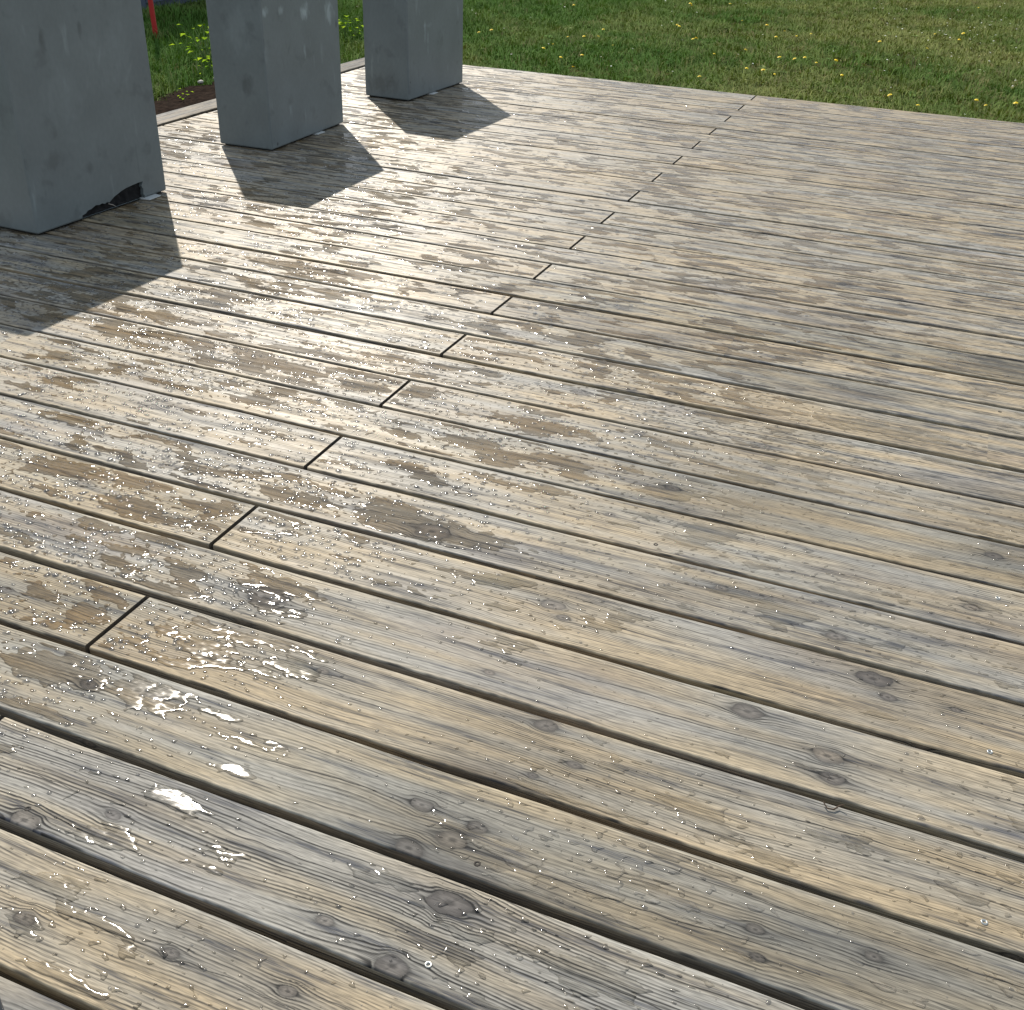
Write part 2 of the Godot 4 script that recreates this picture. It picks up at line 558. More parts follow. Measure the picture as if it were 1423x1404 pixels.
func screw_shape() -> ArrayMesh:
	# a countersunk head with a socket, about 8 mm across
	var s := Shape.new()
	var prof := [Vector2(0.0046, -0.0022), Vector2(0.0042, 0.0004), Vector2(0.0034, 0.0010), Vector2(0.0019, 0.0009), Vector2(0.0016, -0.0010), Vector2(0.0001, -0.0012)]
	for k in prof.size():
		for j in 13:
			var a := TAU * j / 12
			var d: Vector2 = prof[mini(k + 1, 5)] - prof[maxi(k - 1, 0)]
			var nn := Vector2(d.y, -d.x).normalized()
			s.point(Vector3(prof[k].x * cos(a), prof[k].y, prof[k].x * sin(a)), Vector3(nn.x * cos(a), nn.y, nn.x * sin(a)))
	for k in prof.size() - 1:
		for j in 12:
			var a := k * 13 + j
			s.quad(a, a + 1, a + 14, a + 13)
	return s.mesh()


# ------------------------------------------------------------------ the three grey slabs
func slab_picture(seed_: int, smears: Array) -> ImageTexture:
	var n := FastNoiseLite.new()
	n.seed = seed_
	n.noise_type = FastNoiseLite.TYPE_SIMPLEX_SMOOTH
	n.frequency = 1.0
	n.fractal_octaves = 4
	var marks := []
	var r := RandomNumberGenerator.new()
	r.seed = seed_
	for k in 26:
		marks.append([r.randf(), r.randf(), r.randf_range(0.003, 0.012), r.randf_range(0.01, 0.05), r.randf_range(-0.6, 0.6), r.randf_range(-0.10, 0.09)])
	return noise_picture(512, func(x: int, y: int) -> Color:
		var u := x / 512.0
		var v := y / 512.0
		var a := n.get_noise_2d(u * 5.0, v * 4.0)
		var b := n_fine.get_noise_2d(u * 60.0, v * 40.0)
		var c := n.get_noise_2d(u * 16.0 + 30.0, v * 3.0)
		var l := 0.412 + a * 0.026 + b * 0.008 + 0.06 * smoothstep(0.30, 0.62, c) * smoothstep(0.0, 0.4, n.get_noise_2d(u * 3.0 + 9.0, v * 3.0 + 2.0))
		l -= 0.035 * smoothstep(0.28, 0.60, n.get_noise_2d(u * 7.0 - 11.0, v * 7.0))
		for m in marks:
			var du: float = u - m[0] - m[4] * (v - m[1])
			var dv: float = v - m[1]
			if absf(dv) < m[3] and absf(du) < m[2]:
				l += 0.6 * m[5] * (1.0 - absf(du) / m[2]) * (1.0 - absf(dv) / m[3])
		for m in smears:       # u, height, half width, half height, how much paler
			var e := Vector2((u - m[0]) / m[2], (1.0 - v - m[1]) / m[3])
			var k := 1.0 - e.length_squared() + 0.9 * n.get_noise_2d(u * 26.0 + m[0] * 50.0, v * 12.0) + 0.4 * n.get_noise_2d(u * 60.0, v * 30.0)
			if k > 0.0: l += m[4] * minf(k, 1.0)
		return Color(l * 0.93, l * 1.0, l * 1.005))


func grid_lines(half: float, r: float, extra: Array) -> Array:
	var g := [-half, -half + r * 0.3, -half + r, half - r, half - r * 0.3, half]
	for e in extra:
		g.append(e)
	g.sort()
	return g


# The wide faces lie side by side with the narrow ones on a picture that is one metre square.
func face_uv(p: Vector3, axis: int) -> Vector2:
	if axis == 0: return Vector2(p.z + 0.31, 1.0 - p.y)
	if axis == 2: return Vector2(0.76 + p.x, 1.0 - p.y)
	return Vector2(p.z + 0.31, 0.1 + p.x)


# Rounded box standing on y = 0; notch holds (z, y) points of a piece broken out of the foot of the +x face.
func slab_shape(size: Vector3, r: float, notch: PackedVector2Array) -> ArrayMesh:
	var s := Shape.new()
	var h := size * 0.5
	var za := 1e9
	var zb := -1e9
	for p in notch:
		za = minf(za, p.x)
		zb = maxf(zb, p.x)
	var extra := [] if notch.is_empty() else [za, zb]
	var gx := grid_lines(h.x, r, [])
	var gy := grid_lines(h.y, r, [])
	var gz := grid_lines(h.z, r, extra)
	var rounded := func(q: Vector3) -> Array:
		var inner := Vector3(clampf(q.x, -h.x + r, h.x - r), clampf(q.y, -h.y + r, h.y - r), clampf(q.z, -h.z + r, h.z - r))
		var d := q - inner
		return [inner + d.normalized() * r, d.normalized()]
	for axis in 3:
		for sg in [-1.0, 1.0]:
			var ga: Array = [gy, gz, gx][axis]
			var gb: Array = [gz, gx, gy][axis]
			for a in ga.size() - 1:
				for b in gb.size() - 1:
					var ids := []
					var mid := Vector3.ZERO
					for c in [[0, 0], [1, 0], [1, 1], [0, 1]]:
						var u: float = ga[a + c[0]]
						var w: float = gb[b + c[1]]
						var q: Vector3 = [Vector3(sg * h.x, u, w), Vector3(w, sg * h.y, u), Vector3(u, w, sg * h.z)][axis]
						mid += q * 0.25
						ids.append(rounded.call(q))
					if not notch.is_empty():
						var inside := mid.z > za and mid.z < zb
						if inside and mid.x > h.x - r and mid.y < -h.y + r:
							continue                              # the broken part of the foot
						if axis == 0 and sg > 0.0 and absf(mid.y) < h.y - r and absf(mid.z) < h.z - r:
							continue                              # the face is made below
					var k := []
					for e in ids:
						k.append(s.point(e[0] + Vector3(0, h.y, 0), e[1], face_uv(e[0] + Vector3(0, h.y, 0), axis)))
					s.quad(k[0], k[1], k[2], k[3])
	if not notch.is_empty():
		var outline := PackedVector2Array([Vector2(-h.z + r, h.y - r), Vector2(-h.z + r, -h.y + r), Vector2(za, -h.y + r)])
		var lip := PackedVector2Array([Vector2(za, -h.y)])
		for p in notch:
			outline.append(Vector2(p.x, p.y - h.y))
			lip.append(Vector2(p.x, p.y - h.y))
		lip.append(Vector2(zb, -h.y))
		outline.append_array(PackedVector2Array([Vector2(zb, -h.y + r), Vector2(h.z - r, -h.y + r), Vector2(h.z - r, h.y - r)]))
		var idx := Geometry2D.triangulate_polygon(outline)
		var first := s.v.size()
		for p in outline:
			s.point(Vector3(h.x, p.y + h.y, p.x), Vector3.RIGHT, face_uv(Vector3(h.x, p.y + h.y, p.x), 0))
		for k in range(0, idx.size(), 3):
			s.tri(first + idx[k], first + idx[k + 1], first + idx[k + 2])
		for k in lip.size() - 1:                                  # thickness of the broken shell
			var a := lip[k]
			var b := lip[k + 1]
			var nn := Vector3(0, -(b.x - a.x), b.y - a.y).normalized()
			if nn.y > 0.0: nn = -nn
			s.flat_quad(Vector3(h.x, a.y + h.y, a.x), Vector3(h.x, b.y + h.y, b.x), Vector3(h.x - 0.012, b.y + h.y, b.x), Vector3(h.x - 0.012, a.y + h.y, a.x), nn)
	return s.mesh()


func build_slabs() -> void:
	var places := [
		[Vector3(-1.552, 0, -1.902), -0.030, "nearest of the three grey slabs, with a ragged black hole broken in its foot"],
		[Vector3(-1.560, 0, -3.122), 0.028, "middle one of the three grey slabs, with pale smears near its top"],
		[Vector3(-1.540, 0, -4.278), -0.030, "farthest of the three grey slabs, nearest the lawn edge of the deck"],
	]
	var size := Vector3(0.236, 0.766, 0.576)
	var hole := PackedVector2Array()
	for p in [Vector2(-2.082, 0.012), Vector2(-2.084, 0.030), Vector2(-2.078, 0.040), Vector2(-2.087, 0.054), Vector2(-2.060, 0.054), Vector2(-2.044, 0.053), Vector2(-2.007, 0.050), Vector2(-1.985, 0.046), Vector2(-1.961, 0.039), Vector2(-1.950, 0.036), Vector2(-1.938, 0.030), Vector2(-1.924, 0.023), Vector2(-1.918, 0.027), Vector2(-1.905, 0.024), Vector2(-1.893, 0.028), Vector2(-1.880, 0.026), Vector2(-1.866, 0.029), Vector2(-1.844, 0.022), Vector2(-1.830, 0.021), Vector2(-1.818, 0.014), Vector2(-1.803, 0.012)]:
		hole.append(Vector2(p.x + 1.908, p.y))
	var smears := [
		[[0.45, 0.506, 0.012, 0.035, -0.05], [0.30, 0.527, 0.010, 0.03, -0.06], [0.49, 0.195, 0.05, 0.03, -0.04], [0.35, 0.144, 0.018, 0.022, -0.05], [0.63, 0.281, 0.006, 0.006, -0.2], [0.14, 0.133, 0.006, 0.05, -0.04], [0.40, 0.36, 0.10, 0.08, 0.02], [0.20, 0.45, 0.10, 0.10, 0.02]],
		[[0.571, 0.49, 0.022, 0.022, 0.14], [0.462, 0.485, 0.022, 0.018, 0.11], [0.289, 0.465, 0.036, 0.034, 0.17], [0.104, 0.44, 0.045, 0.045, 0.15], [0.308, 0.325, 0.010, 0.034, 0.12], [0.047, 0.397, 0.006, 0.016, -0.2], [0.794, 0.234, 0.030, 0.045, -0.07], [0.555, 0.018, 0.006, 0.008, -0.2], [0.77, 0.42, 0.06, 0.10, 0.03]],
		[[0.429, 0.286, 0.012, 0.05, 0.08], [0.399, 0.229, 0.006, 0.06, 0.09], [0.40, 0.31, 0.05, 0.012, 0.05], [0.74, 0.06, 0.10, 0.05, -0.05], [0.58, 0.08, 0.006, 0.006, -0.2]],
	]
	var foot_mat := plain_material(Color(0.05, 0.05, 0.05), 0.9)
	for k in 3:
		var m := StandardMaterial3D.new()
		m.albedo_texture = slab_picture(300 + k, smears[k])
		m.roughness = 0.42
		m.metallic_specular = 0.45
		m.heightmap_enabled = true
		m.heightmap_texture = m.albedo_texture
		m.heightmap_scale = 0.03
		var o := base("grey_slab", places[k][0], places[k][1])
		tag(o, places[k][2], "slab", "three grey slabs standing in a row on the deck")
		put("body", slab_shape(size, 0.007, hole if k == 0 else PackedVector2Array()), m, o, Vector3(0, 0.006, 0))
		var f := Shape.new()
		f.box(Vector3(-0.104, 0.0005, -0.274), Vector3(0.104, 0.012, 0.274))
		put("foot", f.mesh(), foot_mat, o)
		if k == 0:
			# dark filling behind the broken shell
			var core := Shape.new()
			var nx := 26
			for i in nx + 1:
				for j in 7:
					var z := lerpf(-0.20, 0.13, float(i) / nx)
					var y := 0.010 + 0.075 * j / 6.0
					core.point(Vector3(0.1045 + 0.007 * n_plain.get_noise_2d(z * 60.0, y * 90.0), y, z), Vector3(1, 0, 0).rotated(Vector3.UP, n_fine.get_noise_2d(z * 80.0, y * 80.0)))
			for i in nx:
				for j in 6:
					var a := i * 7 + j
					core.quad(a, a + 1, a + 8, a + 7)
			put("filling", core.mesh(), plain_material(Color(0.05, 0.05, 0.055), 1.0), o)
			var sp := Shape.new()
			sp.tube(PackedVector3Array([Vector3(0.1195, 0.027, -0.010), Vector3(0.123, 0.020, -0.026), Vector3(0.126, 0.013, -0.034)]), PackedFloat32Array([0.0012, 0.0014, 0.0008]), 6)
			put("splinter", sp.mesh(), plain_material(Color(0.55, 0.52, 0.48), 0.8), o)
	# pale shims under the +x side of the slabs
	var shim := Shape.new()
	var pts := [Vector3(-0.02, 0, -0.035), Vector3(0.018, 0, -0.030), Vector3(0.018, 0, 0.028), Vector3(-0.02, 0, 0.035)]
	for k in 4:
		var a: Vector3 = pts[k]
		var b: Vector3 = pts[(k + 1) % 4]
		var up := Vector3(0, 0.005, 0)
		var nn := (b - a).cross(Vector3.UP).normalized()
		if nn.dot(a + b) < 0.0: nn = -nn
		shim.flat_quad(a, b, b + up * (0.45 if b.x > 0 else 1.0), a + up * (0.45 if a.x > 0 else 1.0), nn)
	shim.flat_quad(pts[0] + Vector3(0, 0.005, 0), pts[1] + Vector3(0, 0.00225, 0), pts[2] + Vector3(0, 0.00225, 0), pts[3] + Vector3(0, 0.005, 0), Vector3.UP)
	var sm := shim.mesh()
	var shim_mat := plain_material(Color(0.72, 0.73, 0.72), 0.45)
	var which := ["thin pale shim wedged under the nearest grey slab, beside its broken foot", "thin pale shim wedged under the middle grey slab", "thin pale shim wedged under the farthest grey slab"]
	var spots := [Vector3(-1.425, 0.0022, -2.10), Vector3(-1.452, 0.0022, -3.20), Vector3(-1.428, 0.0022, -4.23)]
	for k in 3:
		tag(put("shim", sm, shim_mat, self, spots[k]), which[k], "shim", "shims under the grey slabs")


# ------------------------------------------------------------------ ground
func build_ground() -> void:
	var turf := noise_picture(512, func(x: int, y: int) -> Color:
		var a := n_blot.get_noise_2d(x * 0.02, y * 0.02)
		var b := n_fine.get_noise_2d(x * 0.25, y * 0.25)
		var g := clampf(0.5 + a * 0.9 + b * 0.35, 0.0, 1.0)
		return Color(0.23, 0.21, 0.13).lerp(Color(0.20, 0.27, 0.11), g))
	var m := StandardMaterial3D.new()
	m.albedo_texture = turf
	m.uv1_triplanar = true
	m.uv1_world_triplanar = true
	m.uv1_scale = Vector3(0.9, 0.9, 0.9)
	m.roughness = 1.0
	m.metallic_specular = 0.08
	m.heightmap_enabled = true
	m.heightmap_texture = turf
	m.heightmap_scale = 1.5
	var g := PlaneMesh.new()
	g.size = Vector2(700, 700)
	tag(put("ground", g, m, self, Vector3(0, LAWN, -100)), "green lawn ground beyond and around the deck", "", "", "structure")
	# bare soil strip along the left edge of the deck
	var dirt := noise_picture(256, func(x: int, y: int) -> Color:
		var a := n_blot.get_noise_2d(x * 0.05, y * 0.05)
		var b := n_fine.get_noise_2d(x * 0.6, y * 0.6)
		var l := 0.155 + a * 0.08 + b * 0.09
		return Color(l * 0.9, l * 0.72, l * 0.6))
	var dm := StandardMaterial3D.new()
	dm.albedo_texture = dirt
	dm.uv1_triplanar = true
	dm.uv1_world_triplanar = true
	dm.uv1_scale = Vector3(2.2, 2.2, 2.2)
	dm.roughness = 1.0
	dm.metallic_specular = 0.08
	dm.heightmap_enabled = true
	dm.heightmap_texture = dirt
	dm.heightmap_scale = 1.2
	var s := Shape.new()
	var nz := 60
	var nx := 14
	for k in nz + 1:
		var z := lerpf(-5.0, -1.2, float(k) / nz)
		var wide := 0.62 + 0.10 * n_plain.get_noise_1d(z * 3.0)
		wide = lerpf(wide + 0.2, 0.10, smoothstep(-4.60, -4.85, z))
		for j in nx + 1:
			var x := -2.19 - wide * j / nx
			var y := LAWN + 0.006 + 0.03 * sin(PI * j / nx) + 0.014 * n_blot.get_noise_2d(x * 9.0, z * 9.0)
			if j == nx: y = LAWN - 0.01
			s.point(Vector3(x, y, z), Vector3(0.5 * n_blot.get_noise_2d(x * 12.0, z * 12.0), 1, 0.5 * n_blot.get_noise_2d(x * 12.0 + 50.0, z * 12.0)).normalized())
	for k in nz:
		for j in nx:
			var a := k * (nx + 1) + j
			s.quad(a, a + 1, a + nx + 2, a + nx + 1)
	tag(put("soil", s.mesh(), dm), "dark brown bare soil along the left edge of the deck", "", "", "structure")


# ------------------------------------------------------------------ things beyond the left edge
func build_background() -> void:
	# slate-blue foot is seen; the tall shed over it is added to cast shade
	var shed := base("shading_shed", Vector3(-6.35, LAWN, -7.75), 0.10)
	tag(shed, "dark slate-blue foot between the first two grey slabs, tall shed above it added for shade", "shed")
	var wall_mat := plain_material(Color(0.25, 0.29, 0.35), 0.7)
	var nb := 9
	for k in nb:
		var z := lerpf(-1.0, 1.0, (k + 0.5) / nb)
		var b := Shape.new()
		b.box(Vector3(1.0, 0.06, z - 1.0 / nb + 0.004), Vector3(1.022, 1.7, z + 1.0 / nb - 0.004))
		put("board", b.mesh(), wall_mat, shed)
	var w := Shape.new()
	w.box(Vector3(-1.0, 0.0, -1.0), Vector3(0.998, 1.7, 1.0))
	put("wall", w.mesh(), wall_mat, shed)
	var rf := Shape.new()
	rf.box(Vector3(-1.1, 1.702, -1.1), Vector3(1.12, 1.76, 1.1))
	put("roof", rf.mesh(), plain_material(Color(0.16, 0.16, 0.17), 0.9), shed)
	# red stake
	var st := Shape.new()
	st.tube(PackedVector3Array([Vector3(0, -0.05, 0), Vector3(-0.012, 0.4, 0.004), Vector3(-0.04, 1.1, 0.02)]), PackedFloat32Array([0.017, 0.017, 0.017]), 14)
	tag(put("red_stake", st.mesh(), plain_material(Color(0.62, 0.07, 0.08), 0.4), self, Vector3(-4.17, LAWN, -5.60)), "thin red stake stuck in the grass beside the nearest grey slab", "stake")
	# leafy weeds with bright leaves
	var leaf_mat := StandardMaterial3D.new()
	leaf_mat.vertex_color_use_as_albedo = true
	leaf_mat.roughness = 1.0
	leaf_mat.metallic_specular = 0.05
	leaf_mat.backlight_enabled = true
	leaf_mat.backlight = Color(0.38, 0.45, 0.12)
	var stem_mat := plain_material(Color(0.25, 0.33, 0.12), 0.7)
	for p in [
		[Vector3(-3.33, LAWN, -5.02), 0.24, 46, 0.045, "bright yellow-green leafy weed beside the middle grey slab, left of it"],
		[Vector3(-3.07, LAWN, -4.70), 0.12, 26, 0.035, "low leafy weed at the edge of the soil beside the middle grey slab"],
		[Vector3(-3.08, LAWN, -6.28), 0.17, 30, 0.05, "bright yellow-green weed in the gap between the middle and farthest grey slabs"],
		[Vector3(-2.74, LAWN + 0.02, -3.99), 0.06, 9, 0.022, "tiny yellow-green seedling in the bare soil by the deck edge"],
		[Vector3(-2.56, LAWN + 0.02, -4.22), 0.06, 9, 0.024, "tiny seedling in the soil touching the middle grey slab's outline"],
	]:
		var o := base("weed", p[0])
		tag(o, p[4], "weed", "weeds along the left edge of the deck")
		var st2 := Shape.new()
		var lf := Shape.new()
		for k in int(p[2]):
			var a := rng.randf() * TAU
			var up: float = p[1] * rng.randf_range(0.3, 1.0)
			var out := Vector3(cos(a), 0, sin(a))
			var tip: Vector3 = out * p[1] * rng.randf_range(0.15, 0.8) + Vector3(0, up, 0)
			if k % 3 == 0:
				st2.tube(PackedVector3Array([Vector3.ZERO, tip * 0.6 + Vector3(0, up * 0.15, 0), tip]), PackedFloat32Array([0.002, 0.0015, 0.001]), 4)
			leaf(lf, tip, (out + Vector3(rng.randf_range(-0.6, 0.6), rng.randf_range(-0.2, 0.5), rng.randf_range(-0.6, 0.6))).normalized(), p[3] * rng.randf_range(0.7, 1.3), Color(0.11, 0.22, 0.012).lerp(Color(0.25, 0.34, 0.02), rng.randf()))
		put("stem", st2.mesh(), stem_mat, o)
		put("leaves", lf.mesh(true), leaf_mat, o)
	# pale pebbles on the soil
	var pb := pebble_shape()
	var stone := plain_material(Color(0.66, 0.64, 0.60), 0.7)
	var labels := ["pale pebble largest of those on the soil beside the middle grey slab", "small pale pebble lying left of the largest one on the soil", "small pale pebble on the soil closest to the deck edge", "flat pale pebble on the soil under the leafy weed"]
	var spot := [Vector3(-2.86, LAWN + 0.03, -4.52), Vector3(-2.96, LAWN + 0.03, -4.44), Vector3(-2.68, LAWN + 0.04, -4.30), Vector3(-2.98, LAWN + 0.02, -4.62)]
	for k in 4:
		var o := put("pebble", pb, stone, self, spot[k])
		var sc: float = [0.030, 0.018, 0.016, 0.022][k]
		o.scale = Vector3(sc, sc * 0.6, sc * 0.8)
		o.rotation.y = k * 1.3
		tag(o, labels[k], "pebble", "pale pebbles on the soil")


func pebble_shape() -> ArrayMesh:
	var s := Shape.new()
	for a in 9:
		for b in 13:
			var th := PI * a / 8
			var ph := TAU * b / 12
			var d := Vector3(sin(th) * cos(ph), cos(th), sin(th) * sin(ph))
			s.point(d * (1.0 + 0.22 * n_plain.get_noise_3d(d.x * 1.2, d.y * 1.2, d.z * 1.2)), d)
	for a in 8:
		for b in 12:
			var k := a * 13 + b
			s.quad(k, k + 1, k + 14, k + 13)
	return s.mesh()


func leaf(s: Shape, at: Vector3, along: Vector3, length: float, col: Color) -> void:
	var side := along.cross(Vector3.UP)
	if side.length() < 0.1: side = Vector3.RIGHT
	side = side.normalized()
	var up := side.cross(along).normalized()
	var w := length * 0.32
	var a := s.point(at, up, Vector2.ZERO, col)
	var b := s.point(at + along * length * 0.45 + side * w + up * length * 0.08, (up + side * 0.3).normalized(), Vector2.ZERO, col)
	var c := s.point(at + along * length * 0.5 + up * length * 0.02, up, Vector2.ZERO, col)
	var d := s.point(at + along * length * 0.45 - side * w + up * length * 0.08, (up - side * 0.3).normalized(), Vector2.ZERO, col)
	var e := s.point(at + along * length - up * length * 0.12, up, Vector2.ZERO, col)
	s.tri(a, b, c); s.tri(a, c, d); s.tri(b, e, c); s.tri(c, e, d)


# ------------------------------------------------------------------ lawn
func blade_tuft(r: RandomNumberGenerator, blades: int, spread: float, tall: float, wide: float, bend: float) -> ArrayMesh:
	var s := Shape.new()
	for k in blades:
		var a := r.randf() * TAU
		var at := Vector3(cos(a), 0, sin(a)) * spread * sqrt(r.randf())
		var b := r.randf() * TAU
		var lean := Vector3(cos(b), 0, sin(b))
		var h := tall * r.randf_range(0.55, 1.15)
		var side := lean.rotated(Vector3.UP, PI / 2 + r.randf_range(-0.5, 0.5))
		var bd := bend * r.randf_range(0.2, 1.2)
		var w := wide * r.randf_range(0.7, 1.3)
		var p1 := at + lean * h * bd * 0.25 + Vector3(0, h * 0.55, 0)
		var p2 := at + lean * h * bd + Vector3(0, h * (1.0 - 0.35 * bd), 0)
		var nn := (Vector3.UP * 0.7 - lean * 0.4).normalized()
		var sh := r.randf_range(0.75, 1.2)
		var col := Color(sh, sh, sh)
		var i0 := s.point(at - side * w * 0.5, nn, Vector2.ZERO, col)
		var i1 := s.point(at + side * w * 0.5, nn, Vector2.ZERO, col)
		var i2 := s.point(p1 + side * w * 0.45, nn, Vector2.ZERO, col)
		var i3 := s.point(p1 - side * w * 0.45, nn, Vector2.ZERO, col)
		var i4 := s.point(p2, nn, Vector2.ZERO, col)
		s.quad(i0, i1, i2, i3)
		s.tri(i3, i2, i4)
	return s.mesh()


func rosette(r: RandomNumberGenerator) -> ArrayMesh:
	var s := Shape.new()
	for k in 9:
		var a := TAU * k / 9.0 + r.randf_range(-0.2, 0.2)
		leaf(s, Vector3(0, 0.02, 0), Vector3(cos(a), r.randf_range(0.15, 0.6), sin(a)).normalized(), r.randf_range(0.02, 0.045), Color.WHITE)
	return s.mesh()


func scatter(called: String, label: String, mesh: Mesh, mat: Material, where: Array, colours: Array) -> void:
	var mm := MultiMesh.new()
	mm.transform_format = MultiMesh.TRANSFORM_3D
	mm.use_colors = true
	mm.mesh = mesh
	mm.instance_count = where.size()
	for k in where.size():
		mm.set_instance_transform(k, where[k])
		mm.set_instance_color(k, colours[k])
	var o := MultiMeshInstance3D.new()
	o.name = numbered(called)
	o.multimesh = mm
	o.material_override = mat
	o.cast_shadow = GeometryInstance3D.SHADOW_CASTING_SETTING_ON
	add_child(o)
	tag(o, label, "grass" if called.contains("grass") else "", "", "stuff")


func in_lawn(x: float, z: float) -> bool:
	if x > DECK_LEFT - 0.18 and z > -5.14:
		return false
	if z > -5.16:                                  # left of the deck, past the soil
		return x < -2.19 - lerpf(0.76 + 0.10 * n_plain.get_noise_1d(z * 3.0), 0.06, smoothstep(-4.60, -4.85, z))
	if x > -7.5 and x < -5.2 and z < -6.6 and z > -8.9:
		return false
	return true


func build_lawn() -> void:
	var r := RandomNumberGenerator.new()
	r.seed = 77
	var mat := StandardMaterial3D.new()
	mat.vertex_color_use_as_albedo = true
	mat.roughness = 0.9
	mat.metallic_specular = 0.2
	mat.backlight_enabled = true
	mat.backlight = Color(0.5, 0.55, 0.25)
	var lush := Color(0.064, 0.128, 0.025)
	var dry := Color(0.17, 0.19, 0.062)
	var straw := Color(0.17, 0.145, 0.07)
	var where := [[], [], []]
	var tint := [[], [], []]
	var clover := []
	var clover_tint := []
	for k in 95000:
		var z := -2.8 - 13.7 * pow(r.randf(), 1.15)
		var x := r.randf_range(-8.5, 3.2)
		# keep to what the view can reach, with a margin
		if x < -2.4 + (z + 4.0) * 0.55 - 2.2 or x > 2.4 - (z + 5.0) * 0.12:
			continue
		if not in_lawn(x, z):
			continue
		var patch := n_blot.get_noise_2d(x * 0.45 + 5.0, z * 0.45)
		var small := n_blot.get_noise_2d(x * 1.7, z * 1.7 + 20.0)
		var bare := n_blot.get_noise_2d(x * 0.9 + 70.0, z * 0.9)
		if bare > 0.36 and x > -2.0 and r.randf() < 0.72:
			continue
		var right := smoothstep(-2.2, 0.2, x)
		var d := clampf(right * 0.62 + patch * 0.8 + small * 0.4, 0.0, 1.0)
		var c := lush.lerp(dry, d)
		if r.randf() < 0.06 + 0.16 * right: c = c.lerp(straw, r.randf_range(0.3, 0.9))
		var l := r.randf_range(0.75, 1.25)
		c = Color(c.r * l, c.g * l, c.b * l)
		var sc := r.randf_range(0.7, 1.25) * (1.0 + 0.35 * small) * lerpf(1.05, 0.72, d)
		if x < -2.6 and z > -8.0: sc *= 1.5
		var b := Basis(Vector3.UP, r.randf() * TAU).scaled(Vector3(1.1, sc, 1.1))
		b = Basis(Vector3(r.randf_range(-1, 1), 0, r.randf_range(-1, 1)).normalized(), r.randf_range(0, 0.35)) * b
		var t := Transform3D(b, Vector3(x, LAWN - 0.004, z))
		if r.randf() < 0.015 and small > -0.1:
			clover.append(Transform3D(b.scaled(Vector3.ONE * 0.9), Vector3(x, LAWN, z)))
			clover_tint.append(Color(c.r * 0.9, c.g * 1.1, c.b))
		var kind := r.randi_range(0, 2)
		where[kind].append(t)
		tint[kind].append(c)
	var say := ["green lawn grass beyond the deck", "longer lawn grass blades between the short ones", "fine lawn grass blades leaning over"]
	for k in 3:
		scatter(["lawn_grass", "long_grass", "fine_grass"][k], say[k], blade_tuft(r, [16, 12, 18][k], [0.055, 0.05, 0.06][k], [0.050, 0.075, 0.042][k], [0.0042, 0.0045, 0.0034][k], [0.8, 1.0, 1.2][k]), mat, where[k], tint[k])
	scatter("ground_cover", "low broad-leaved plants among the lawn grass", rosette(r), mat, clover, clover_tint)
	# daisies and other white specks
	var specks := []
	var sc2 := []
	for k in 260:
		var c := Vector2(r.randf_range(-4.0, 2.0), r.randf_range(-13.5, -5.6))
		if r.randf() < 0.45: c = Vector2(1.2 + r.randfn() * 0.5, -9.3 + r.randfn() * 1.3)
		if not in_lawn(c.x, c.y): continue
		specks.append(Transform3D(Basis(Vector3(r.randf_range(-1, 1), 0, r.randf_range(-1, 1)).normalized(), r.randf() * 0.5).scaled(Vector3.ONE * r.randf_range(0.4, 0.8)), Vector3(c.x, LAWN + r.randf_range(0.05, 0.085), c.y)))
		sc2.append(Color(0.75, 0.75, 0.70))
	scatter("daisy_flowers", "tiny white daisies dotted through the lawn", petal_disc(0.010, 9), mat, specks, sc2)
	build_dandelions(r)


func petal_disc(radius: float, petals: int) -> ArrayMesh:
	var s := Shape.new()
	var m := s.point(Vector3(0, 0.003, 0), Vector3.UP)
	for k in petals:
		var a := TAU * k / petals
		var p := func(da: float, q: float, y: float) -> int:
			var d := Vector3(cos(a + da), 0, sin(a + da))
			return s.point(d * radius * q + Vector3(0, y, 0), (Vector3.UP + d * 0.4).normalized())
		var i1: int = p.call(-PI / petals * 0.9, 0.75, 0.003)
		var i2: int = p.call(0.0, 1.0, 0.0)
		var i3: int = p.call(PI / petals * 0.9, 0.75, 0.003)
		s.tri(m, i1, i2); s.tri(m, i2, i3)
	return s.mesh()


